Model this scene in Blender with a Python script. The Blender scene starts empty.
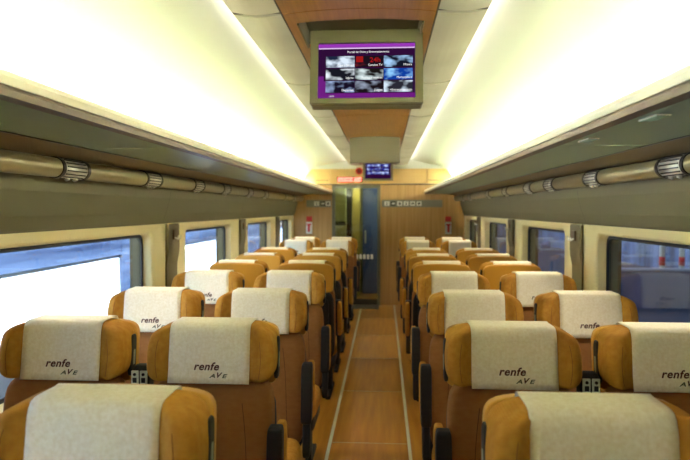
import bpy, bmesh, math, random
from mathutils import Vector, Matrix
random.seed(7)
COL = bpy.context.scene.collection
H = 1.66            # eye height
CX = 0.10           # camera stands a little right of the aisle middle
YE = 10.4           # end wall
Y0 = -4.2           # wall behind the camera

# ------------------------------------------------------------------ materials
def lin(c):
    c = c / 255.0
    return c / 12.92 if c <= 0.04045 else ((c + 0.055) / 1.055) ** 2.4
def rgb(r, g, b): return (lin(r), lin(g), lin(b), 1.0)

def mat(name, col, rough=0.6, metal=0.0, spec=0.5, coat=0.0, bump=None, vary=None, alpha=None):
    """bump=(kind, scale, strength); vary=(scale(3), colour2, detail)"""
    m = bpy.data.materials.new(name); m.use_nodes = True
    nt = m.node_tree; n = nt.nodes; l = nt.links
    b = n['Principled BSDF']
    b.inputs['Base Color'].default_value = col
    b.inputs['Roughness'].default_value = rough
    b.inputs['Metallic'].default_value = metal
    b.inputs['Specular IOR Level'].default_value = spec
    b.inputs['Coat Weight'].default_value = coat
    b.inputs['Coat Roughness'].default_value = 0.08
    tc = n.new('ShaderNodeTexCoord')
    if vary:
        mp = n.new('ShaderNodeMapping'); mp.inputs['Scale'].default_value = vary[0]
        l.new(tc.outputs['Object'], mp.inputs['Vector'])
        nz = n.new('ShaderNodeTexNoise'); nz.inputs['Scale'].default_value = 1.0
        nz.inputs['Detail'].default_value = vary[2]
        l.new(mp.outputs['Vector'], nz.inputs['Vector'])
        rp = n.new('ShaderNodeValToRGB')
        rp.color_ramp.elements[0].position = 0.32; rp.color_ramp.elements[0].color = col
        rp.color_ramp.elements[1].position = 0.68; rp.color_ramp.elements[1].color = vary[1]
        l.new(nz.outputs['Fac'], rp.inputs['Fac']); l.new(rp.outputs['Color'], b.inputs['Base Color'])
    if bump:
        kind, sc, st = bump
        if kind == 'rib':
            tx = n.new('ShaderNodeTexWave'); tx.bands_direction = 'Z'
            tx.inputs['Scale'].default_value = sc; tx.inputs['Distortion'].default_value = 0.3
            out = tx.outputs['Fac']
        else:
            tx = n.new('ShaderNodeTexNoise'); tx.inputs['Scale'].default_value = sc
            tx.inputs['Detail'].default_value = 4; out = tx.outputs['Fac']
        l.new(tc.outputs['Object'], tx.inputs['Vector'])
        bp = n.new('ShaderNodeBump'); bp.inputs['Strength'].default_value = st
        bp.inputs['Distance'].default_value = 0.002
        l.new(out, bp.inputs['Height']); l.new(bp.outputs['Normal'], b.inputs['Normal'])
    return m

def emis(name, col, strength):
    m = bpy.data.materials.new(name); m.use_nodes = True
    nt = m.node_tree; nt.nodes.remove(nt.nodes['Principled BSDF'])
    e = nt.nodes.new('ShaderNodeEmission'); e.inputs['Color'].default_value = col
    e.inputs['Strength'].default_value = strength
    nt.links.new(e.outputs[0], nt.nodes['Material Output'].inputs['Surface'])
    return m

def glass(name, tint, refl=1.0):
    m = bpy.data.materials.new(name); m.use_nodes = True
    nt = m.node_tree; nt.nodes.remove(nt.nodes['Principled BSDF'])
    t = nt.nodes.new('ShaderNodeBsdfTransparent'); t.inputs['Color'].default_value = tint
    g = nt.nodes.new('ShaderNodeBsdfGlossy'); g.inputs['Roughness'].default_value = 0.02
    g.inputs['Color'].default_value = (refl, refl, refl, 1)
    f = nt.nodes.new('ShaderNodeFresnel')
    ge = nt.nodes.new('ShaderNodeNewGeometry'); mr = nt.nodes.new('ShaderNodeMapRange')
    mr.inputs['To Min'].default_value = 1.5; mr.inputs['To Max'].default_value = 1 / 1.5   # same glass from both faces
    nt.links.new(ge.outputs['Backfacing'], mr.inputs['Value']); nt.links.new(mr.outputs[0], f.inputs['IOR'])
    mx = nt.nodes.new('ShaderNodeMixShader')
    nt.links.new(f.outputs[0], mx.inputs[0]); nt.links.new(t.outputs[0], mx.inputs[1])
    nt.links.new(g.outputs[0], mx.inputs[2])
    nt.links.new(mx.outputs[0], nt.nodes['Material Output'].inputs['Surface'])
    return m

def picture(name, seed, lo, hi, pos):
    """blurry glowing thumbnail on a television menu"""
    m = bpy.data.materials.new(name); m.use_nodes = True
    nt = m.node_tree; n = nt.nodes; l = nt.links; n.remove(n['Principled BSDF'])
    tc = n.new('ShaderNodeTexCoord'); mp = n.new('ShaderNodeMapping')
    mp.inputs['Location'].default_value = (seed * 3.7, seed, 0); mp.inputs['Scale'].default_value = (16, 16, 26)
    l.new(tc.outputs['Object'], mp.inputs['Vector'])
    nz = n.new('ShaderNodeTexNoise'); nz.inputs['Scale'].default_value = 1; nz.inputs['Detail'].default_value = 2
    l.new(mp.outputs['Vector'], nz.inputs['Vector'])
    rp = n.new('ShaderNodeValToRGB'); e0, e1 = rp.color_ramp.elements
    e0.position = pos - 0.04; e0.color = lo; e1.position = pos + 0.16; e1.color = hi
    l.new(nz.outputs['Fac'], rp.inputs['Fac'])
    e = n.new('ShaderNodeEmission'); e.inputs['Strength'].default_value = SCR
    l.new(rp.outputs['Color'], e.inputs['Color']); l.new(e.outputs[0], n['Material Output'].inputs['Surface'])
    return m

SCR = .145
M = {}
M['fabric'] = mat('orange_ribbed_fabric', rgb(192, 138, 58), 0.85, spec=0.1, bump=('rib', 95, 0.35),
                  vary=((40, 40, 40), rgb(180, 124, 48), 2))
M['fabric2'] = mat('brown_orange_fabric', rgb(152, 102, 56), 0.85, spec=0.2, bump=('rib', 110, 0.3),
                   vary=((30, 30, 60), rgb(146, 95, 50), 2))
M['shell'] = mat('orange_hard_shell', rgb(208, 150, 56), 0.38, spec=0.4)
M['seam'] = mat('dark_stitching', rgb(92, 50, 20), 0.9)
M['thread'] = mat('brown_stitching', rgb(128, 78, 30), 0.9)
M['cover'] = mat('mottled_paper_cover', rgb(254, 243, 221), 0.9, spec=0.1, bump=('noise', 260, 0.3),
                 vary=((95, 95, 95), rgb(242, 227, 197), 5))
M['ink'] = mat('brown_print', rgb(92, 48, 36), 0.8)
M['ink2'] = mat('grey_print', rgb(92, 88, 62), 0.8)
M['black'] = mat('black_plastic', rgb(24, 21, 19), 0.6)
M['dark'] = mat('charcoal_panel', rgb(32, 28, 26), 0.7)
M['slotgrey'] = mat('grey_speaker_mesh', rgb(150, 155, 132), 0.5, bump=('noise', 900, 0.6))
M['plate'] = mat('pale_button_plate', rgb(215, 220, 200), 0.4)
M['olive'] = mat('olive_grey_panel', rgb(106, 100, 75), 0.6, spec=.2, bump=('noise', 60, 0.05))
M['olive_d'] = mat('brown_olive_panel', rgb(128, 110, 76), 0.6)
M['rackglass'] = mat('green_frosted_shelf', rgb(150, 172, 138), 0.36, spec=0.5, coat=0.1)
M['lip'] = mat('cream_rail', rgb(242, 234, 206), 0.45)
M['lipb'] = mat('brown_metal_edge', rgb(96, 76, 52), 0.4, metal=0.1)
M['tube'] = mat('satin_bronze_tube', rgb(158, 146, 104), 0.3, metal=0.35)
M['chrome'] = mat('dark_chrome', rgb(214, 210, 196), 0.28, metal=.45)
M['band'] = mat('blackened_metal', rgb(44, 38, 34), 0.3, metal=0.6)
M['beige'] = mat('cream_wall_panel', rgb(240, 227, 176), 0.45)
M['pillar'] = mat('olive_pillar', rgb(106, 97, 70), 0.5)
M['gasket'] = mat('dark_rubber', rgb(34, 38, 44), 0.6)
M['white'] = mat('white_vault', rgb(203, 204, 194), 0.8, spec=0.1)
M['diffuser'] = mat('pale_olive_fabric_panel', rgb(146, 142, 110), 0.6,
                    vary=((2, 2, 2), rgb(128, 125, 92), 2))
M['woodc'] = mat('orange_wood_ceiling', rgb(146, 98, 40), 0.42, coat=0.1,
                 vary=((70, 3, 70), rgb(128, 82, 30), 4))
M['woodw'] = mat('vertical_wood_veneer', rgb(192, 150, 88), 0.4, coat=0.15,
                 vary=((38, 38, 1.2), rgb(172, 128, 66), 4))
M['woodl'] = mat('pale_wood_header', rgb(212, 176, 110), 0.4, vary=((2, 30, 40), rgb(210, 172, 106), 3))
M['floor'] = mat('brown_wood_floor', rgb(186, 132, 46), 0.28, spec=.4, coat=0.08, vary=((26, 1.6, 1), rgb(164, 106, 34), 4))
M['strip'] = mat('pale_floor_strip', rgb(206, 210, 184), 0.4)
M['joint'] = mat('dark_joint', rgb(62, 56, 40), 0.7)
M['metal'] = mat('grey_door_frame', rgb(112, 112, 92), 0.4, metal=0.3)
M['signbar'] = mat('grey_sign_bar', rgb(128, 126, 104), 0.5)
M['pict'] = mat('white_pictogram', rgb(228, 226, 208), 0.5)
M['red'] = mat('red_sign', rgb(200, 40, 34), 0.4)
M['cab'] = mat('pale_green_cabinet', rgb(176, 176, 120), 0.5)
M['ochre'] = mat('ochre_panel', rgb(176, 158, 80), 0.5)
M['bluecurt'] = mat('blue_door', rgb(72, 92, 146), 0.35)
M['mon'] = mat('olive_monitor_case', rgb(108, 103, 76), 0.45)
M['monin'] = mat('grey_monitor_recess', rgb(92, 88, 70), 0.6)
M['pane'] = glass('window_glass', (0.86, 0.93, 0.98, 1), .55)
M['doorglass'] = glass('door_glass', (0.7, 0.75, 0.68, 1))
M['cove'] = emis('cove_lamp', (1.0, 0.95, 0.85, 1), 3.0)
M['cove2'] = emis('rack_cove_lamp', (1.0, 0.95, 0.85, 1), 40.0)
M['trainw'] = mat('white_coach_paint', rgb(238, 241, 248), 0.4, vary=((.1, .35, .05), rgb(204, 220, 244), 2))
M['trainb'] = mat('blue_coach_glass', rgb(70, 84, 108), 0.25, vary=((.1, .22, 5), rgb(30, 40, 62), 3))
M['slate'] = mat('blue_grey_station_wall', rgb(112, 128, 166), 0.6, vary=((.6, 1.5, .22), rgb(28, 28, 38), 3))
M['ground'] = mat('ballast', rgb(104, 110, 122), 0.9, vary=((9, 9, 9), rgb(70, 76, 90), 5))
M['plat'] = mat('platform_concrete', rgb(70, 78, 94), 0.6)
M['plat2'] = mat('pale_rail', rgb(170, 176, 184), 0.5)
M['vest'] = mat('vestibule_wall', rgb(150, 148, 104), 0.6)

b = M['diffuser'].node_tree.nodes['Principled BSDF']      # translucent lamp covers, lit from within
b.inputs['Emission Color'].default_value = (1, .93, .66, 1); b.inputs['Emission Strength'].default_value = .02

# ------------------------------------------------------------------ helpers
def obj(name, bm, m, parent=None, smooth=False, bevel=0.0):
    me = bpy.data.meshes.new(name)
    bmesh.ops.recalc_face_normals(bm, faces=bm.faces)
    bm.to_mesh(me); bm.free()
    if smooth:
        for p in me.polygons: p.use_smooth = True
    o = bpy.data.objects.new(name, me); COL.objects.link(o)
    if isinstance(m, (list, tuple)):
        for k in m: me.materials.append(k)
    else: me.materials.append(m)
    if parent: o.parent = parent
    if bevel:
        b = o.modifiers.new('bevel', 'BEVEL'); b.width = bevel; b.segments = 2
        b.limit_method = 'ANGLE'
    return o
def tag(o, label=None, cat=None, group=None, kind=None):
    if label: o['label'] = label
    if cat: o['category'] = cat
    if group: o['group'] = group
    if kind: o['kind'] = kind
    return o
def empty(name, loc=(0, 0, 0), rz=0.0):
    o = bpy.data.objects.new(name, None); COL.objects.link(o)
    o.empty_display_size = 0.1
    o.location = loc; o.rotation_euler = (0, 0, rz); return o
def struct(name, bm, m, parent=None, **k):
    o = obj(name, bm, m, parent, **k)
    if not parent: o['kind'] = 'structure'
    return o
def box(bm, x0, x1, y0, y1, z0, z1, mi=0):
    v = [bm.verts.new((x, y, z)) for x in (x0, x1) for y in (y0, y1) for z in (z0, z1)]
    for q in ((0, 1, 3, 2), (4, 6, 7, 5), (0, 4, 5, 1), (2, 3, 7, 6), (0, 2, 6, 4), (1, 5, 7, 3)):
        f = bm.faces.new([v[i] for i in q]); f.material_index = mi
    return v
def B(*a):
    bm = bmesh.new()
    for t in a: box(bm, *t)
    return bm
def superbox(bm, a, b, c, cen=(0, 0, 0), n=5.0, res=12, warp=None):
    """cushion shape: cube grid pushed onto a super-ellipsoid"""
    grid = {}
    def vert(i, j, k):
        key = (i, j, k)
        if key not in grid:
            p = [2.0 * q / res - 1 for q in key]
            p = [math.copysign(abs(q) ** 0.8, q) for q in p]
            r = sum(abs(q) ** n for q in p) ** (1 / n)
            x, y, z = (p[0] / r * a, p[1] / r * b, p[2] / r * c)
            x += cen[0]; y += cen[1]; z += cen[2]
            if warp: x, y, z = warp(x, y, z)
            grid[key] = bm.verts.new((x, y, z))
        return grid[key]
    for u in range(res):
        for w in range(res):
            for s in (0, res):
                bm.faces.new((vert(s, u, w), vert(s, u + 1, w), vert(s, u + 1, w + 1), vert(s, u, w + 1)))
                bm.faces.new((vert(u, s, w), vert(u + 1, s, w), vert(u + 1, s, w + 1), vert(u, s, w + 1)))
                bm.faces.new((vert(u, w, s), vert(u + 1, w, s), vert(u + 1, w + 1, s), vert(u, w + 1, s)))
    return bm
def SB(*a, **k): return superbox(bmesh.new(), *a, **k)
def profile(pts, y0, y1, thick=None, closed=False, segs=1):
    """extrude an (x, z) outline along the coach; closed -> solid bar with caps"""
    bm = bmesh.new()
    rows = []
    for s in range(segs + 1):
        y = y0 + (y1 - y0) * s / segs
        rows.append([bm.verts.new((x, y, z)) for x, z in pts])
    n = len(pts)
    for r0, r1 in zip(rows, rows[1:]):
        for i in range(n if closed else n - 1):
            j = (i + 1) % n
            bm.faces.new((r0[i], r0[j], r1[j], r1[i]))
    if closed:
        bm.faces.new(rows[0]); bm.faces.new(list(reversed(rows[-1])))
    if thick:
        bmesh.ops.recalc_face_normals(bm, faces=bm.faces)
    return bm
def ribbon(pts, t):
    """(x,z) polyline -> closed outline with thickness t on the left of travel"""
    out = []
    n = len(pts)
    for i in range(n):
        a = pts[max(i - 1, 0)]; b = pts[min(i + 1, n - 1)]
        dx, dz = b[0] - a[0], b[1] - a[1]; L = math.hypot(dx, dz)
        out.append((pts[i][0] - dz / L * t, pts[i][1] + dx / L * t))
    return list(pts) + out[::-1]
def tube(bm, p0, p1, r, seg=20, r1=None):
    p0 = Vector(p0); p1 = Vector(p1); d = (p1 - p0).normalized()
    a = d.orthogonal().normalized(); b = d.cross(a); r1 = r if r1 is None else r1
    A = [bm.verts.new(p0 + r * (math.cos(t) * a + math.sin(t) * b)) for t in [2 * math.pi * i / seg for i in range(seg)]]
    C = [bm.verts.new(p1 + r1 * (math.cos(t) * a + math.sin(t) * b)) for t in [2 * math.pi * i / seg for i in range(seg)]]
    for i in range(seg):
        j = (i + 1) % seg; bm.faces.new((A[i], A[j], C[j], C[i]))
    bm.faces.new(A[::-1]); bm.faces.new(C)
    return bm
def text_bm(s, size, shear=0.0, bold=0.0, space=1.0):
    """flat lettering as a bmesh in its own x/y plane, centred"""
    cu = bpy.data.curves.new('lettering', 'FONT'); cu.body = s; cu.size = size
    cu.shear = shear; cu.offset = bold; cu.space_character = space
    cu.align_x = 'CENTER'; cu.align_y = 'CENTER'; cu.resolution_u = 3
    o = bpy.data.objects.new('lettering', cu); COL.objects.link(o)
    dg = bpy.context.evaluated_depsgraph_get(); dg.update()
    me = bpy.data.meshes.new_from_object(o.evaluated_get(dg))
    bm = bmesh.new(); bm.from_mesh(me)
    bpy.data.objects.remove(o); bpy.data.curves.remove(cu); bpy.data.meshes.remove(me)
    return bm
def merge(dst, src, fn, mi=0):
    mp = {v: dst.verts.new(fn(v.co)) for v in src.verts}
    for f in src.faces:
        g = dst.faces.new([mp[v] for v in f.verts]); g.material_index = mi
    src.free()
def copy_tree(o, parent=None):
    c = o.copy(); COL.objects.link(c)
    if parent: c.parent = parent
    for ch in [k for k in bpy.data.objects if k.parent == o]: copy_tree(ch, c)
    return c
def sm(t): t = max(0.0, min(1.0, t)); return t * t * (3 - 2 * t)

# ------------------------------------------------------------------ the coach shell
struct('floor', B((-1.52, 1.52, Y0, YE + 1.7, -0.06, 0.0)), M['floor'])
for i, s in enumerate((-1, 1)):
    struct('trim_%d' % (i + 1), B((s * .28 - .011, s * .28 + .011, Y0, YE - .02, 0.0, 0.004)), M['strip'])
bm = bmesh.new()
for k in range(9):
    box(bm, -.265, .265, .55 + 1.22 * k, .556 + 1.22 * k, 0, .0012)
struct('trim_3', bm, M['strip'])

# vaulted ceiling, rests on the rack backs
half = [(1.40, .30), (1.385, .36), (1.33, .46), (1.24, .59), (1.16, .69), (1.10, .735), (1.02, .76), (.90, .78), (.72, .815), (.5, .85), (.25, .875)]
pts = [(x, H + h) for x, h in half] + [(-x, H + h) for x, h in half[::-1]]
struct('ceiling', profile(ribbon(pts, -.03), Y0, YE, closed=True), M['white'], smooth=False)
for o in [bpy.data.objects['ceiling']]:
    for p in o.data.polygons: p.use_smooth = len(p.vertices) == 4
bm = bmesh.new()
for k in range(7):      # fine joints across the white vault
    y = 1.1 + 1.31 * k
# wooden centre panels, arched, with a recess for the monitor
def arch(x0, x1, y0, y1, n=10):
    pts = []
    for i in range(n + 1):
        x = x0 + (x1 - x0) * i / n
        pts.append((x, H + .765 + .02 * (1 - (x / .325) ** 2)))
    return profile(ribbon(pts, .015), y0, y1, closed=True)
seams = [Y0] + [2.37 + 1.31 * k for k in range(-4, 6)] + [YE]
REC = (2.50, 2.86)
for a, b in zip(seams, seams[1:]):
    a += .003; b -= .003
    if a < REC[0] < b:
        bm = arch(-.30, .30, a, REC[0])
        for t in (arch(-.30, -.265, REC[0], REC[1], 2), arch(.265, .30, REC[0], REC[1], 2), arch(-.30, .30, REC[1], b)):
            merge(bm, t, lambda c: c.copy())
    else: bm = arch(-.30, .30, a, b)
    o = struct('ceiling_panel', bm, M['woodc'])
    # pale side diffusers left and right of the wood
    for s in (-1, 1):
        pts = []
        for i in range(7):
            t = i / 6; x = .307 + t * .193
            pts.append((s * x, H + .772 - .012 * math.sin(math.pi * t) + .004 * t))
        o = struct('ceiling_panel', profile(ribbon(pts, .012 * s), a + .012, b - .012, closed=True), M['diffuser'])
bm = bmesh.new()
for s in (-1, 1):
    box(bm, s * .3035 - .004, s * .3035 + .004, Y0, YE, H + .768, H + .79)
    for y in seams[1:-1]:
        box(bm, min(s * .308, s * .5), max(s * .308, s * .5), y - .016, y + .016, H + .776, H + .788)
struct('trim_4', bm, M['joint'])
bm = bmesh.new()
x0, x1 = -.262, .262
box(bm, x0, x1, REC[0], REC[1], H + .845, H + .86)
box(bm, x0, x0 + .008, REC[0], REC[1], H + .765, H + .845); box(bm, x1 - .008, x1, REC[0], REC[1], H + .765, H + .845)
box(bm, x0, x1, REC[0], REC[0] + .008, H + .785, H + .845); box(bm, x0, x1, REC[1] - .008, REC[1], H + .785, H + .845)
struct('trim_5', bm, M['monin'])
# cove lamps: above the diffuser edges and on the racks, both hidden by their lips
for s in (-1, 1):
    sd = 'left' if s < 0 else 'right'
    t = empty('cove_lamp', (s * .44, 4, H + .79))
    tag(t, 'long strip lamp hidden above the %s edge of the ceiling panels' % sd, 'lamp')
    o = obj('lamp_strip', B((-.035, .035, Y0 + .1 - 4, YE - .1 - 4, 0, .012)), M['cove'], t)
    o = obj('lamp_tray', B((-.045, .045, Y0 + .1 - 4, YE - .1 - 4, -.006, 0)), M['metal'], t)
    t = empty('cove_lamp', (s * 1.04, 4, H + .30))
    tag(t, 'long strip lamp lying on top of the %s luggage rack' % sd, 'lamp')
    obj('lamp_strip', B((-.004, .004, Y0 + .1 - 4, YE - .1 - 4, -.008, .032)), M['cove2'], t)
    obj('lamp_tray', B((min(-s * .014, -s * .0045), max(-s * .014, -s * .0045), Y0 + .1 - 4, YE - .1 - 4, -.018, .04),
                       (min(-s * .0045, s * .012), max(-s * .0045, s * .012), Y0 + .1 - 4, YE - .1 - 4, .034, .04)), M['lip'], t)

# luggage racks
for s in (-1, 1):
    sd = 'left' if s < 0 else 'right'
    t = empty('luggage_rack', (s * 1.1, 4, H + .27))
    tag(t, 'long overhead luggage rack with green shelf underside along the %s wall' % sd, 'luggage rack', 'overhead luggage racks')
    def P(pts, y0, y1): return profile([(s * (x - 1.1), z - .27) for x, z in pts], y0 - 4, y1 - 4, closed=True)
    lipc = [(.792, .2965), (.789, .315), (.794, .330), (.812, .334), (.83, .322), (.83, .2965)]
    obj('front_rail', P(lipc, Y0, YE - .01), M['lip'], t)
    obj('rail_edge', P([(.79, .268), (.787, .285), (.795, .296), (.835, .296), (.835, .268)], Y0, YE - .01), M['lipb'], t)
    edges = [Y0, -1.8, .4, 2.55, 4.7, 6.9, 9.1, YE - .01]
    for a, b in zip(edges, edges[1:]):
        obj('glass_shelf', P([(.836, .268), (.836, .28), (1.17, .28), (1.17, .262)], a + .003, b - .003), M['rackglass'], t)
    obj('shelf_joint', P([(1.171, .2605), (1.171, .28), (1.183, .28), (1.183, .2595)], Y0, YE - .01), M['band'], t)
    obj('shelf_back', P([(1.184, .262), (1.184, .28), (1.36, .28), (1.36, .232)], Y0, YE - .01), M['olive_d'], t)
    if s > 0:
        for y in (1.80, 2.36):  # pale strips modelled as reflections on the glossy shelf underside
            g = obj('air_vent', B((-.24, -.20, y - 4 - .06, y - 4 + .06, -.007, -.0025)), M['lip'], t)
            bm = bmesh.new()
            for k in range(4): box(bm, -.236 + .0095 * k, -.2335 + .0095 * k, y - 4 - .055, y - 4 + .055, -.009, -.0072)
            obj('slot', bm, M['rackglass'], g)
    # service tube carrying the reading lights
    t = empty('service_tube', (s * 1.339, 4, H + .184))
    tag(t, 'round bronze service tube with reading lights below the %s luggage rack' % sd, 'tube', 'service tubes under the racks')
    bm = bmesh.new(); tube(bm, (0, Y0 - 4 + .01, 0), (0, YE - 4 - .01, 0), .043, 28)
    obj('tube_body', bm, M['tube'], t, smooth=True)
    ys = (2.66, 3.6, 4.5, 5.3, 6.25, 7.1, 8.6, 9.4) if s < 0 else (2.62, 3.6, 4.5, 5.15, 6.1, 7.1, 8.6, 9.4)
    for y in ys:
        bm = bmesh.new(); tube(bm, (0, y - 4 - .11, 0), (0, y - 4 + .11, 0), .0445, 28)
        f = obj('reading_light', bm, M['chrome'], t, smooth=True)
        f['label'] = 'chrome reading light sleeve with dark rims'
        bm = bmesh.new()
        for k in range(12):
            a = math.radians(-80 + 22 * k) if s < 0 else math.radians(20 + 22 * k)
            cx, cz = math.cos(a) * .0455, math.sin(a) * .0455
            tube(bm, (cx, y - 4 - .085, cz), (cx, y - 4 + .085, cz), .0033, 6)
        obj('grille', bm, M['band'], f)
        for e in (-.11, .11):
            bm = bmesh.new()
            tube(bm, (0, y - 4 + e - .012, 0), (0, y - 4 + e + .012, 0), .0475, 28)
            obj('rim', bm, M['band'], f)
        for e in (-.035, .035):
            bm = bmesh.new()
            tube(bm, (-s * .012, y - 4 + e, -.043), (-s * .016, y - 4 + e, -.053), .013, 14, .010)
            obj('lamp_head', bm, M['chrome'], f)
        ld = bpy.data.lights.get('reading_lamp') or bpy.data.lights.new('reading_lamp', 'SPOT')
        ld.spot_size = math.radians(100); ld.spot_blend = .6; ld.shadow_soft_size = .02; ld.energy = 2.2; ld.color = (1, .93, .78)
        lo = bpy.data.objects.new('lamp_bulb', ld); COL.objects.link(lo); lo.parent = f
        lo.location = (-s * .022, y - 4, -.075); lo.rotation_euler = (0, s * math.radians(22), 0)

# side walls: upper panel, window bays, lower wall
WIN = [(-.10, 1.60), (2.15, 4.02), (4.70, 6.16), (6.90, 8.36), (9.10, 10.25)]
BAY = [-.30, 1.87, 4.33, 6.53, 8.73, YE]
WZ0, WZ1 = .80, 1.512
def window_surround(s, ya, yb, w0, w1):
    bm = bmesh.new(); r = .06; inner = []; outer = []; N = 8
    zb, zt = .72, 1.575
    for (cy, cz, a0) in ((w1 - r, WZ1 - r, 0), (w0 + r, WZ1 - r, 90), (w0 + r, WZ0 + r, 180), (w1 - r, WZ0 + r, 270)):
        for i in range(N + 1):
            a = math.radians(a0 + 90 * i / N)
            inner.append((cy + r * math.cos(a), cz + r * math.sin(a)))
            dy, dz = math.cos(a), math.sin(a)
            oy = yb if dy > 0 and a0 in (0, 270) else ya
            oz = zt if a0 in (0, 90) else zb
            if abs(dy) >= abs(dz) : q = (oy, cz + (oz - cz) * min(1, abs(dz) / abs(dy)))
            else: q = (cy + (oy - cy) * min(1, abs(dy) / abs(dz)), oz)
            outer.append(q)
    X = 1.485; XG = 1.545
    bevelled = [(1.485, 0), (1.495, -.012), (XG, -.022)]
    def ring(pts, x): return [bm.verts.new((s * x, y, z)) for y, z in pts]
    cyc, czc = (w0 + w1) / 2, (WZ0 + WZ1) / 2
    R0 = ring(outer, X - .012)
    rings = [R0]
    for x, off in bevelled:
        pp = []
        for y, z in inner:
            ky = 1 + off / (w1 - w0) * 2; kz = 1 + off / (WZ1 - WZ0) * 2
            pp.append((cyc + (y - cyc) * ky, czc + (z - czc) * kz))
        rings.append(ring(pp, x))
    n = len(inner)
    for a, b in zip(rings, rings[1:]):
        for i in range(n):
            j = (i + 1) % n
            try: bm.faces.new((a[i], a[j], b[j], b[i]))
            except ValueError: pass
    return bm, [(v.co.y, v.co.z) for v in rings[-1]]
for s in (-1, 1):
    sd = 'left' if s < 0 else 'right'
    up = [(1.392, .29), (1.394, .20), (1.41, .08), (1.44, -.03), (1.465, -.092), (1.475, -.102)]
    bm = profile(ribbon([(s * x, H + h) for x, h in up], .03 * s), Y0, YE, closed=True)
    merge(bm, B((min(s * 1.49, s * 1.54), max(s * 1.49, s * 1.54), Y0, YE, 0, .735)), lambda c: c.copy())
    merge(bm, B((min(s * 1.47, s * 1.56), max(s * 1.47, s * 1.56), Y0, BAY[0], .735, 1.55)), lambda c: c.copy())
    merge(bm, B((min(s * 1.56, s * 1.66), max(s * 1.56, s * 1.66), Y0, YE + 1.7, 1.50, 2.70)), lambda c: c.copy())
    merge(bm, B((min(s * 1.56, s * 1.66), max(s * 1.56, s * 1.66), Y0, YE + 1.7, -.2, .76)), lambda c: c.copy())
    for a, b in zip([(0, Y0)] + WIN, WIN + [(YE + 1.7, 0)]):
        y0, y1 = a[1] + .03, b[0] - .03
        if b[0] == YE + 1.7: y1 = b[0]
        merge(bm, B((min(s * 1.56, s * 1.66), max(s * 1.56, s * 1.66), y0, y1, .75, 1.51)), lambda c: c.copy())
    struct('wall_' + sd, bm, M['olive'])
    bm = bmesh.new()
    for y in (1.9, 4.10, 6.45, 8.7):
        for (xa, ha), (xb, hb) in zip(up[1:-1], up[2:]):
            pass
    for i in range(5):
        k = i + 1 + (0 if s < 0 else 5)
        bm, hole = window_surround(s, BAY[i], BAY[i + 1], *WIN[i])
        w = struct('window_%d' % k, bm, M['beige'])
        w0, w1 = WIN[i]
        # pane
        bm = bmesh.new()
        a = [bm.verts.new((s * 1.556, y, z)) for y, z in hole]; b = [bm.verts.new((s * 1.562, y, z)) for y, z in hole]
        bm.faces.new(a); bm.faces.new(b[::-1])
        for q in range(len(a)):
            r = (q + 1) % len(a)
            bm.faces.new((a[q], a[r], b[r], b[q]))
        bmesh.ops.remove_doubles(bm, verts=bm.verts, dist=1e-5)
        obj('window_pane', bm, M['pane'], w)
        # rubber gasket ring
        bm = bmesh.new()
        cyc, czc = (w0 + w1) / 2, (WZ0 + WZ1) / 2
        def rr(off, x):
            return [bm.verts.new((s * x, cyc + (y - cyc) * (1 + 2 * off / (w1 - w0)), czc + (z - czc) * (1 + 2 * off / (WZ1 - WZ0)))) for y, z in hole]
        rs = [rr(.003, 1.546), rr(-.02, 1.546), rr(-.02, 1.5555), rr(.003, 1.5555)]
        for p_, q_ in zip(rs, rs[1:] + rs[:1]):
            for q in range(len(hole)):
                r = (q + 1) % len(hole)
                bm.faces.new((p_[q], p_[r], q_[r], q_[q]))
        obj('window_gasket', bm, M['gasket'], w)
    # olive pillars between the windows following the wall's curve
    for y in BAY[1:5]:
        pp = [(1.474, 1.557), (1.449, 1.553), (1.447, 1.38), (1.451, 1.33), (1.466, 1.26), (1.468, 1.0), (1.468, .735), (1.48, .735)]
        bm = profile([(s * x, z) for x, z in pp], y - .10, y + .13, closed=True)
        struct('trim_%d' % (6 + BAY.index(y) + (0 if s < 0 else 4)), bm, M['pillar'], bevel=.012)
        t = empty('coat_hook', (s * 1.447, y + .02, 1.46))
        n = BAY.index(y)
        tag(t, 'small metal coat hook on the %s pillar from the front on the %s wall' % (('first', 'second', 'third', 'fourth')[n - 1], sd), 'coat hook', 'coat hooks on the window pillars')
        bm = B((-.012 if s > 0 else 0, 0 if s > 0 else .012, -.045, .045, -.02, .05)); obj('plate', bm, M['lipb'], t, bevel=.003)
        bm = bmesh.new()
        for e in (-.025, .025):
            tube(bm, (-s * .01, e, -.005), (-s * .035, e, -.02), .005, 8); tube(bm, (-s * .035, e, -.02), (-s * .04, e, .012), .005, 8)
        obj('hook', bm, M['chrome'], t)
    # fine joint lines down the upper panels
    bm = bmesh.new()
    for y in (-.2, 2.02, 4.15, 6.4, 8.6):
        for (xa, ha), (xb, hb) in zip(up[1:5], up[2:6]):
            v = [bm.verts.new((s * (x - .0015), yy, H + h)) for x, h, yy in ((xa, ha, y), (xb, hb, y), (xb, hb, y + .005), (xa, ha, y + .005))]
            bm.faces.new(v)
    struct('trim_%d' % (15 if s < 0 else 16), bm, M['joint'])
struct('wall_back', B((-1.56, 1.56, Y0 - .06, Y0, 0, 2.7)), M['beige'])

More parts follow.
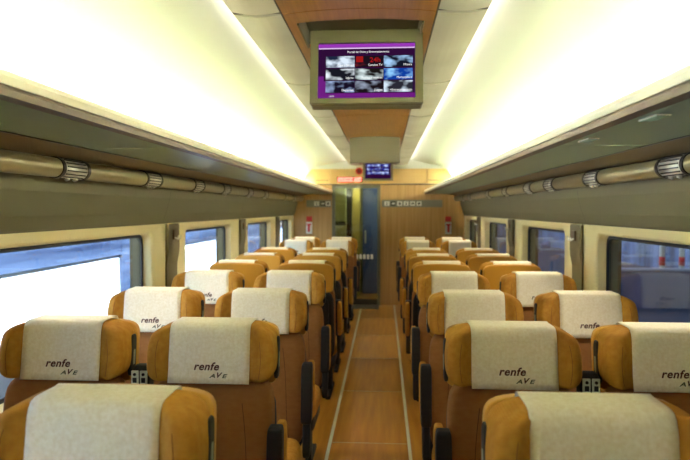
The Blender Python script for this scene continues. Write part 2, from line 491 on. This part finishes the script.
# ------------------------------------------------------------------ end wall, door, vestibule
DX0, DX1, DZ = -.80, .035, H + .42
bm = B((-1.5, DX0, YE, YE + .05, 0, H + .44), (DX1, 1.5, YE, YE + .05, 0, H + .44), (DX0, DX1, YE, YE + .05, DZ, H + .44))
struct('wall_end', bm, M['woodw'])
bm = B((-1.5, -.83, YE - .03, YE + .05, H + .445, H + .70), (-.825, .825, YE - .03, YE + .05, H + .445, H + .70), (.83, 1.5, YE - .03, YE + .05, H + .445, H + .70))
o = struct('trim_17', bm, M['woodl'])
struct('wall_end_top', B((-1.5, 1.5, YE - .028, YE + .05, H + .7005, H + .95)), M['white'])
struct('trim_18', B((-1.5, 1.5, YE - .012, YE + .001, H + .425, H + .44)), M['joint'])
bm = B((-1.2, -.86, YE - .034, YE - .03, H + .50, H + .508), (.86, 1.2, YE - .034, YE - .03, H + .50, H + .508))
struct('trim_19', bm, M['joint'])
fr = .05
bm = B((DX0, DX0 + fr, YE - .02, YE + .06, 0, DZ), (DX1 - fr, DX1, YE - .02, YE + .06, 0, DZ), (DX0, DX1, YE - .02, YE + .06, DZ - fr, DZ))
struct('door_1', bm, M['metal'])
d = bpy.data.objects['door_1']
leaf = obj('door_glass', B((DX0 + fr, DX1 - fr, YE + .015, YE + .025, .10, DZ - fr)), M['doorglass'], d)
obj('kick_plate', B((DX0 + fr, DX1 - fr, YE + .01, YE + .03, .003, .10)), M['joint'], d)
bm = bmesh.new()
for k in range(5): box(bm, -.39 + k * .065, -.35 + k * .065, YE + .011, YE + .0148, .80, .88)
obj('safety_mark', bm, M['pict'], d)
struct('floor_mat', B((DX0 + .02, DX1 - .02, YE - .45, YE - .03, .0, .008)), M['joint'])
VB = YE + 1.6
struct('wall_vestibule', B((-1.5, 1.5, VB, VB + .05, 0, 2.5)), M['vest'])
struct('wall_vestibule_left', B((-.96, -.91, YE + .05, VB, 0, 2.4)), M['vest'])
struct('wall_vestibule_right', B((.25, .3, YE + .05, VB, 0, 2.4)), M['vest'])
struct('ceiling_vestibule', B((-1.5, 1.5, YE + .05, VB, 2.4, 2.45)), M['vest'])
t = empty('cabinet', (-.70, YE + .9, 0)); tag(t, 'pale green vestibule cabinet behind the glass door, left side', 'cabinet')
obj('body', B((-.2, .10, -.2, .3, 0, 2.35)), M['cab'], t, bevel=.006)
f = obj('door', B((-.18, .09, -.215, -.201, 1.45, 2.2)), M['cab'], t); f = obj('door', B((-.18, .09, -.215, -.201, .1, 1.35)), M['cab'], t)
obj('recess', B((-.18, .09, -.205, -.2005, 1.365, 1.44)), M['joint'], t)
tag(obj('partition', B((-.50, -.36, YE + 1.05, YE + 1.1, 0, 2.39)), M['ochre']), 'narrow ochre partition panel in the vestibule behind the glass', 'partition')
tag(obj('partition', B((-.60, -.51, YE + .8, YE + .84, 0, 2.39)), M['dark']), 'narrow dark panel in the vestibule between green cabinet and ochre panel', 'partition')
t = empty('vestibule_door', (-.13, YE + 1.4, 0)); tag(t, 'tall blue door leaf seen through the glass door', 'door')
obj('door_leaf', B((-.19, .17, 0, .05, 0.005, 2.3)), M['bluecurt'], t)
obj('door_handle', B((-.15, -.12, -.03, -.001, 1.0, 1.25)), M['chrome'], t)
t = empty('vestibule_fill_lamp', (-.4, YE + .7, 2.36)); tag(t, 'added round lamp, out of view, lighting the vestibule beyond the glass door', 'lamp')  # added lamp, unseen, brightens what shows through the door glass
bm = bmesh.new(); tube(bm, (0, 0, .01), (0, 0, .038), .12); obj('lamp_ring', bm, M['metal'], t)
bm = bmesh.new(); tube(bm, (0, 0, -.002), (0, 0, .0095), .10); obj('lamp_diffuser', bm, emis('vestibule_light', (1, .95, .75, 1), 24), t)

# pictogram bars
def pict_bar(name, x0, x1, z0, z1, xs, label):
    t = empty(name, ((x0 + x1) / 2, YE, z0)); tag(t, label, 'sign')
    c = (x0 + x1) / 2
    obj('bar', B((x0 - c, x1 - c, -.012, -.0005, 0, z1 - z0)), M['signbar'], t)
    for i, x in enumerate(xs):
        zc = (z1 - z0) / 2
        p = obj('pictogram', B((x - c - .042, x - c + .042, -.016, -.0125, zc - .038, zc + .038)), M['pict'] if i != 1 else M['joint'], t)
        bm = bmesh.new(); w = x - c
        if i % 3 == 0: tube(bm, (w, -.018, zc + .015), (w, -.0165, zc + .015), .009, 10); box(bm, w - .008, w + .008, -.018, -.0165, zc - .03, zc + .004)
        elif i % 3 == 1: box(bm, w - .025, w + .025, -.018, -.0165, zc - .012, zc + .014)
        else: tube(bm, (w, -.018, zc), (w, -.0165, zc), .022, 12)
        obj('symbol', bm, M['pict'] if i == 1 else M['joint'], p)
pict_bar('sign_bar', .06, 1.10, H + .04, H + .165, [.15 + .11 * k for k in range(6)], 'grey bar with a row of six pictograms on the wood right of the door')
pict_bar('sign_bar', -1.25, -.82, H + .04, H + .165, [-1.07, -.96, -.87], 'short grey bar with small pictograms on the wood left of the door')
for s, w in ((-1, 'left'), (1, 'right')):
    t = empty('emergency_box', (s * 1.20, YE, H - .42)); tag(t, 'small red and white emergency box on the wall at the far %s corner' % w, 'emergency box', 'emergency boxes on the end wall')
    obj('case', B((-.05, .05, -.05, 0, 0, .20)), M['pict'], t, bevel=.005)
    obj('hammer', B((-.02, .02, -.065, -.0505, .03, .15), (-.04, .04, -.065, -.0505, .15, .175)), M['red'], t)
    obj('notice', B((-.05, .05, -.006, -.001, .215, .30)), M['red'], t)
t = empty('warning_sign', (-.33, YE - .03, H + .66)); tag(t, 'round red sign high on the pale header left of the small screen', 'sign')
bm = bmesh.new(); tube(bm, (0, -.02, 0), (0, -.001, 0), .062, 24); obj('disc', bm, M['red'], t)
bm = bmesh.new(); tube(bm, (0, -.024, 0), (0, -.0205, 0), .036, 24); p = obj('emblem', bm, mat('dark_red', rgb(120, 20, 20)), t)
t = empty('led_display', (-.49, YE - .03, H + .515)); tag(t, 'narrow glowing red destination display on the header above the door', 'display')
obj('case', B((-.22, .22, -.03, -.001, -.045, .045)), M['dark'], t)
bm = bmesh.new()
for x0, x1 in ((-.20, -.155), (-.145, -.10), (-.09, -.02), (.0, .055), (.085, .12), (.13, .20)):
    box(bm, x0, x1, -.034, -.0305, -.03, -.016); box(bm, x0, x0 + .012, -.034, -.0305, -.016, .03); box(bm, x0 + .02, x1, -.034, -.0305, .014, .03)
obj('lit_characters', bm, emis('red_led', (1, .12, .08, 1), 1.6), t)

# ------------------------------------------------------------------ ceiling monitors
def make_monitor(full=True):
    t = empty('ceiling_monitor', (0, 0, 0))
    W = .245
    bm = bmesh.new(); box(bm, -W, W, .0, .07, -.335, .0)
    obj('housing', bm, M['mon'], t, bevel=.008)
    obj('bezel', B((-W, -.212, -.02, -.0005, -.335, .0), (.212, W, -.02, -.0005, -.335, .0),
                   (-.212, .212, -.02, -.0005, -.335, -.312), (-.212, .212, -.02, -.0005, -.060, .0)), M['mon'], t)
    sc = obj('screen', B((-.2115, .2115, -.008, -.001, -.3115, -.0605)), emis('screen_dark_purple', rgb(44, 12, 52), SCR), t)
    if not full:
        bm = bmesh.new()
        for i in range(3):
            for j in range(3): box(bm, -.18 + i * .122, -.07 + i * .122, -.0095, -.0085, -.115 - j * .062, -.07 - j * .062)
        obj('screen_picture', bm, picture('far_picture', 3, rgb(30, 34, 130), rgb(190, 210, 255), .5), sc)
        return t
    y1 = -.0085
    def px(u): return (u - 319.3) / 96.0 * .423 - .2115        # photo columns on the screen
    def pz(v): return -.0605 - (v - 45) / 56.2 * .251
    bm = B((-.2115, .2115, -.0095, y1, pz(48.6), pz(45))); obj('menu_bar', bm, emis('menu_purple', rgb(142, 52, 168), SCR), sc)
    bm = B((-.2115, .2115, -.0095, y1, pz(50), pz(48.8))); obj('menu_line', bm, emis('menu_lilac', rgb(214, 180, 226), SCR), sc)
    bm = B((-.2115, .2115, -.0095, y1, pz(101), pz(95.5)), (-.2115, px(327), -.0095, y1, pz(95.4), pz(83)), (-.2115, px(325), -.0095, y1, pz(82.9), pz(78)))
    obj('menu_footer', bm, emis('footer_purple', rgb(104, 30, 120), SCR), sc)
    cols = [(327, 355.5), (356, 384), (384.5, 413)]; rows = [(57.5, 69), (70.5, 82), (83, 94.5)]
    k = 0
    pal = [((28, 36, 60), (214, 228, 244), .45), ((26, 16, 26), (120, 30, 40), .55), ((20, 24, 40), (160, 200, 240), .5),
           ((24, 24, 34), (226, 236, 244), .5), ((26, 22, 20), (206, 222, 224), .5), ((16, 60, 150), (140, 200, 250), .55),
           ((22, 14, 34), (150, 170, 210), .5), ((26, 18, 24), (140, 150, 170), .55), ((40, 40, 50), (206, 224, 240), .45)]
    for (v0, v1) in rows:
        for (u0, u1) in cols:
            lo, hi, ps = pal[k]; k += 1
            obj('screen_picture', B((px(u0), px(u1), -.0095, y1, pz(v1), pz(v0))), picture('thumbnail_%s' % 'abcdefghi'[k - 1], k * 1.7, rgb(*lo), rgb(*hi), ps), sc)
    wh = emis('caption_white', (1, 1, 1, 1), SCR)
    bm = bmesh.new()
    caps = [('Cine y Series', 0, 0), ('Canales TV', 1, 0), ('M\u00fasica', 2, 0), ('Libros', 0, 1), ('Prensa y revistas', 1, 1), ('Marketplace', 2, 1),
            ('Deportes', 0, 2), ('Juegos', 1, 2), ('+Entretenimiento', 2, 2)]
    for s_, i, j in caps:
        tb = text_bm(s_, .0135); mx = max(v.co.x for v in tb.verts)
        X = px(cols[i][1]) - .004 - mx; Z = pz(rows[j][1]) + .009
        merge(bm, tb, lambda c: Vector((c.x + X, -.0105, c.y + Z)))
    tb = text_bm('Portal de Ocio y Entretenimiento', .0135); Z = pz(53.5); X = px(369)
    merge(bm, tb, lambda c: Vector((c.x + X, -.0105, c.y + Z)))
    X0 = px(333); Z0 = pz(98.5); tb = text_bm('renfe', .011)
    merge(bm, tb, lambda c: Vector((c.x + X0, -.0105, c.y + Z0)))
    obj('captions', bm, wh, sc)
    bm = text_bm('24h', .032, bold=.0006); X = px(376); Z = pz(62); b2 = bmesh.new()
    merge(b2, bm, lambda c: Vector((c.x + X, -.0105, c.y + Z)))
    box(b2, px(357), px(364), -.0105, -.0096, pz(64), pz(58))
    obj('red_caption', b2, emis('caption_red', rgb(150, 24, 24), SCR), sc)
    return t
m = make_monitor(); m.location = (.022, 2.68, H + .785); m.rotation_euler = (math.radians(-10), 0, 0)
tag(m, 'large ceiling monitor showing a purple menu of nine pictures, hanging nearest', 'monitor', 'ceiling monitors')
m2 = make_monitor(False); m2.location = (0, 9.85, H + .81); m2.rotation_euler = (math.radians(-6), 0, 0)
tag(m2, 'small looking blue lit screen hanging at the far end above the door', 'monitor', 'ceiling monitors')
m3 = make_monitor(False); m3.location = (0, 6.55, H + .84); m3.scale = (1.1, 1, 1); m3.rotation_euler = (math.radians(-4), 0, math.pi)
tag(m3, 'olive back of a ceiling monitor facing away, midway along the coach', 'monitor', 'ceiling monitors')

# ------------------------------------------------------------------ seats (built facing -y, origin on the floor)
def ln(z): return (z - 1.10) * .13
def leaned(x, y, z): return (x, y + ln(z), z)
def w_head(x, y, z):
    w = sm((abs(x) - .155) / .05)
    if y < -.02: y -= .034 * w * sm((-.02 - y) / .03)
    if z > 1.10: z -= .012 * sm((abs(x) - .16) / .08) * sm((z - 1.10) / .08)
    x *= 1 - .045 * sm((z - 1.10) / .12) - .02 * sm((1.08 - z) / .08)
    return leaned(x, y, z)
def cover_path():
    n = 6.5; b, c = .0765, .1115; p = []
    for k in range(-1, 25):         # round the pillow from the back over the top to the front
        a = math.radians(12 + 6.8 * k)
        co_, si = math.cos(a), math.sin(a)
        rr_ = (abs(co_ / b) ** n + abs(si / c) ** n) ** (-1 / n)
        if si > .05: p.append((-.017 + rr_ * co_ + (.004 if co_ > .3 else 0), 1.112 + rr_ * si + (.003 if co_ > .3 else 0)))
    p += [(-.0945, 1.09), (-.0945, 1.055), (-.0955, 1.03), (-.098, 1.004)]
    return [(y + ln(z), z) for y, z in p]
SHARED = {}
def cover_mesh():
    bm = bmesh.new(); path = cover_path(); N = 12; hw = .153; rows = []
    for k, (y, z) in enumerate(path):
        r = []
        for i in range(N + 1):
            x = -hw + 2 * hw * i / N
            e = .0012 * math.sin(i * 1.3 + k * .7)
            r.append(bm.verts.new((x + (.003 * (k / len(path)) * (1 if x > 0 else -1)), y - abs(e) * (1 if k > 18 else 0), z)))
        rows.append(r)
    for a, b in zip(rows, rows[1:]):
        for i in range(N): bm.faces.new((a[i], a[i + 1], b[i + 1], b[i]))
    bmesh.ops.recalc_face_normals(bm, faces=bm.faces)
    # make sure the sheet thickens inward only a little
    return bm
def cy(z):
    p = cover_path()[-8:]
    for (ya, za), (yb, zb) in zip(p, p[1:]):
        if zb <= z <= za: return ya + (yb - ya) * (za - z) / (za - zb)
    return p[-1][0]
def make_seat(out, center):
    """out = side (+1/-1) of the outer armrest, center = whether it carries the middle armrest"""
    t = empty('train_seat')
    f = obj('seat_cushion', SB(.238, .25, .065, (0, -.36, .415), n=5, res=10), M['fabric'], t, smooth=True)
    obj('backrest', SB(.238, .05, .305, (0, -.03, .71), n=7, res=14, warp=leaned), M['fabric2'], t, smooth=True)
    for s in (-1, 1):
        bm = bmesh.new()
        for k in range(12):
            za, zb = .93 - k * .04, .93 - (k + 1) * .04
            xa, xb = s * (.125 + .004 * math.sin(k / 2) + .0035 * k), s * (.125 + .004 * math.sin((k + 1) / 2) + .0035 * (k + 1))
            ya, yb = -.0815 + ln(za), -.0815 + ln(zb)
            bm.faces.new([bm.verts.new(c) for c in ((xa - .0014, ya, za), (xa + .0014, ya, za), (xb + .0014, yb, zb), (xb - .0014, yb, zb))])
        obj('seam', bm, M['seam'], t)
    hd = obj('headrest', SB(.244, .074, .108, (0, -.017, 1.112), n=6.5, res=22, warp=w_head), M['fabric'], t, smooth=True)
    for s in (-1, 1):       # piped seams curving down the wings
        prev = None; bm = bmesh.new()
        for k in range(15):
            z = 1.190 - k * .0115; x = s * (.188 + .012 * math.sin(math.pi * k / 16))
            yy = -.0915 - .034 * sm((abs(x) - .155) / .05) + ln(z) + .012 * max(0, (z - 1.15) / .05) ** 2
            c = Vector((x, yy, z))
            if prev: tube(bm, prev, c, .0009, 5)
            prev = c
        obj('piping', bm, M['thread'], hd)
    bm = SB(.234, .022, .127, (0, .083, 1.084), n=8, res=16, warp=lambda x, y, z: leaned(x, y, z - .012 * (x / .238) ** 2 * sm((z - 1.1) / .08)))
    obj('back_shell', bm, M['shell'], t, smooth=True)
    bp = obj('back_panel', SB(.234, .022, .30, (0, .045, .665), n=8, res=8, warp=leaned), M['dark'], t, smooth=True)
    obj('tray_table', SB(.19, .010, .13, (0, .079, .78), n=10, res=8, warp=leaned), M['black'], t, smooth=True)
    obj('magazine_pocket', SB(.18, .012, .08, (0, .080, .52), n=8, res=8, warp=leaned), M['black'], t, smooth=True)
    for s in (-1, 1):
        sp = obj('side_speaker', SB(.009, .024, .080, (s * .2375, .016, 1.080), n=5, res=8, warp=leaned), M['black'], t, smooth=True)
        obj('speaker_mesh', SB(.002, .009, .030, (s * .2458, .016, 1.072), n=5, res=4, warp=leaned), M['slotgrey'], sp)
    c = obj('headrest_cover', cover_mesh(), M['cover'], t, smooth=True)
    md = c.modifiers.new('thickness', 'SOLIDIFY'); md.thickness = .0012; md.offset = 0
    bm = bmesh.new()
    merge(bm, text_bm('renfe', .040, shear=.25, bold=.0011, space=1.08), lambda q: Vector((q.x * 1.06 - .010, cy(q.y + 1.066) - .0028, q.y + 1.066)))
    merge(bm, text_bm('A   E', .020, shear=.3, bold=.0006), lambda q: Vector((q.x * 1.55 + .036, cy(q.y + 1.032) - .0028, q.y + 1.032)), 1)
    merge(bm, text_bm('V', .026, shear=.35, bold=.0008), lambda q: Vector((q.x * 1.2 + .036, cy(q.y + 1.035) - .0030, q.y + 1.035)), 0)
    obj('printed_logo', bm, [M['ink'], M['ink2']], c)
    # armrest folded up beside the backrest, black face to the front, orange pad behind
    X = out * .262
    a = obj('armrest', SB(.0285, .030, .152, (X, -.125, .715), n=9, res=10, warp=leaned), M['black'], t, smooth=True)
    obj('armrest_pad', SB(.020, .036, .150, (X + out * .011, -.062, .713), n=6, res=8, warp=leaned), M['fabric'], a, smooth=True)
    obj('hinge', SB(.020, .034, .095, (X, -.105, .485), n=6, res=6, warp=leaned), M['black'], a, smooth=True)
    if center:
        X = -out * .2865
        a = obj('armrest', SB(.037, .03, .19, (X, -.02, .862), n=9, res=8, warp=leaned), M['black'], t, smooth=True)
        a['label'] = 'middle armrest with two pale button plates'
        bm = bmesh.new()
        for s in (-1, 1): box(bm, X + s * .017 - .0135, X + s * .017 + .0135, -.057 + ln(1.01), -.049 + ln(1.01), .985, 1.036)
        p = obj('button_plate', bm, M['plate'], a)
        bm = bmesh.new()
        for s in (-1, 1):
            tube(bm, (X + s * .017, -.060 + ln(1.01), 1.023), (X + s * .017, -.0575 + ln(1.01), 1.023), .006, 12)
            box(bm, X + s * .017 - .0075, X + s * .017 + .0075, -.060 + ln(1.01), -.0575 + ln(1.01), .991, 1.010)
        obj('button', bm, M['dark'], p)
    bs = obj('seat_base', SB(.225, .24, .05, (0, -.33, .32), n=8, res=8), M['black'], t, smooth=True)
    for s in (-1, 1):
        bm = bmesh.new()
        box(bm, s * .17 - .02, s * .17 + .02, -.38, -.30, .03, .29)
        box(bm, s * .17 - .022, s * .17 + .022, -.55, -.08, 0, .03)
        obj('leg', bm, M['black'], t, bevel=.006)
    return t
PROTO = {}
ROWS = [1.385, 2.31, 3.22, 4.19, 5.08, 5.95, 6.80, 8.50, 9.42]
ORD = ['nearest', 'second', 'third', 'fourth', 'fifth', 'sixth', 'seventh', 'eighth', 'last']
used = set()
for s in (-1, 1):
    for col, X in (('aisle', .577), ('window', 1.150)):
        for r, y in enumerate(ROWS):
            away = 4 <= r <= 6
            aisle_dir = -s                      # world direction of the aisle
            loc_dir = -aisle_dir if away else aisle_dir
            if col == 'aisle': key = (loc_dir, True)
            else: key = (-loc_dir, False)
            if key not in PROTO: PROTO[key] = make_seat(*key)
            if key in used: o = copy_tree(PROTO[key])
            else: o = PROTO[key]
            if not key in used: used.add(key)
            o.location = (s * X if s > 0 else -X + (.020 if col == 'aisle' else .008), y, 0); o.rotation_euler = (0, 0, math.pi if away else 0)
            sd = 'left' if s < 0 else 'right'
            if not away:
                lab = 'orange seat with logo headrest cover facing camera, %s row, %s side by the %s' % (ORD[r], sd, col)
            else:
                lab = 'orange shell seat seen from behind, facing away, %s row, %s side by the %s' % (ORD[r], sd, col)
            tag(o, lab, 'train seat', 'seats in the left block' if s < 0 else 'seats in the right block')
            for ch in [k for k in bpy.data.objects if k.parent == o]:
                if ch.name.startswith('headrest_cover') and not (r == 0):
                    ch.location = (random.uniform(-.008, .008), 0, random.uniform(0, .004))

# ------------------------------------------------------------------ outside the windows
struct('ground', B((-40, 40, -25, 70, -1.35, -1.3)), M['ground'])
t = empty('passenger_train', (-4.0, 10, -1.3)); tag(t, 'white train with blue window band on the neighbouring track, left windows', 'train')
prof = [(0, .9), (-.04, .35), (-.3, .3), (-2.6, .3), (-2.9, .9), (-2.85, 3.3), (-2.4, 3.9), (-1.45, 4.1), (-.5, 3.9), (-.06, 3.3)]
obj('coach_body', profile(prof, -16, 34, closed=True), M['trainw'], t)
obj('window_band', B((-.02, .012, -15.5, 33.5, 2.26, 3.15)), M['trainb'], t)
bm = B((-.02, .02, -.9, .25, .95, 3.2), (-.02, .02, 7.0, 13.5, .95, 3.2), (-.02, .02, 18, 19.2, .95, 3.2))
obj('train_door', bm, M['trainb'], t)
bm = bmesh.new()
for y in (-12, -9, 5, 9, 24, 28):
    tube(bm, (-.4, y, .45), (-.2, y, .45), .44, 20)
    tube(bm, (-2.6, y, .45), (-2.4, y, .45), .44, 20)
obj('wheel', bm, M['dark'], t)
struct('platform', B((3.2, 9, -20, 50, -1.3, -.3)), M['plat'])
struct('wall_station', B((9, 9.4, -20, 50, -1.3, 12.0)), M['slate'])
for x, y, wh in ((5.76, 12.6, 'left'), (6.15, 12.6, 'right')):
    t = empty('platform_post', (x, y, -.3)); tag(t, 'white post with red sleeve outside the nearest right window, %s one of two' % wh, 'post', 'posts on the platform')
    bm = bmesh.new(); tube(bm, (0, 0, .0), (0, 0, 4.2), .05, 14); obj('pole', bm, M['pict'], t, smooth=True)
    bm = bmesh.new(); tube(bm, (0, 0, .82), (0, 0, 1.0), .056, 14); obj('red_sleeve', bm, M['red'], t, smooth=True)
t = empty('platform_barrier', (6.6, 12.2, -.3)); tag(t, 'low blue-grey barrier with a pale top rail crossing the platform, right windows', 'barrier')
obj('barrier_wall', B((-2.3, 2.3, -.06, .06, 0, .74)), M['slate'], t)
obj('top_rail', B((-2.35, 2.35, -.10, .10, .741, .80)), M['plat2'], t, bevel=.02)

# ------------------------------------------------------------------ daylight
w = bpy.data.worlds.new('world'); bpy.context.scene.world = w; w.use_nodes = True
bg = w.node_tree.nodes['Background']; bg.inputs[0].default_value = (.82, .88, 1.0, 1); bg.inputs[1].default_value = .15
sun = bpy.data.lights.new('sun', 'SUN'); sun.energy = 7.0; sun.angle = .02; sun.color = (.92, .96, 1)
so = bpy.data.objects.new('sun', sun); COL.objects.link(so)
d = Vector((-math.cos(math.radians(50)), .15, -math.sin(math.radians(50))))
so.rotation_euler = d.to_track_quat('-Z', 'Y').to_euler()
# the coach roof keeps sun and sky out
struct('roof', B((-1.66, 1.66, Y0 - .06, YE + 1.7, 2.70, 2.76)), M['olive'])

# ------------------------------------------------------------------ camera
cam = bpy.data.cameras.new('camera'); co = bpy.data.objects.new('camera', cam); COL.objects.link(co)
cam.sensor_width = 36; cam.lens = 600 / 690 * 36; cam.clip_start = .05
yaw = math.atan(39 / 600); pitch = math.atan(20.5 / 600); roll = 0.0
R = Matrix.Rotation(yaw, 3, 'Z') @ Matrix.Rotation(math.pi / 2 - pitch, 3, 'X') @ Matrix.Rotation(roll, 3, 'Z')
co.rotation_euler = R.to_euler(); co.location = (CX, 0, H)
cam.dof.use_dof = True; cam.dof.focus_distance = 2.4; cam.dof.aperture_fstop = 3.2
sc = bpy.context.scene; sc.camera = co
sc.view_settings.view_transform = 'Standard'; sc.view_settings.look = 'None'
sc.view_settings.exposure = 2.95; sc.view_settings.gamma = 1.0; sc.view_settings.use_curve_mapping = False
sc.cycles.max_bounces = 10; sc.cycles.diffuse_bounces = 6; sc.cycles.transparent_max_bounces = 12
sc.cycles.use_denoising = True; sc.cycles.sample_clamp_indirect = 6.0
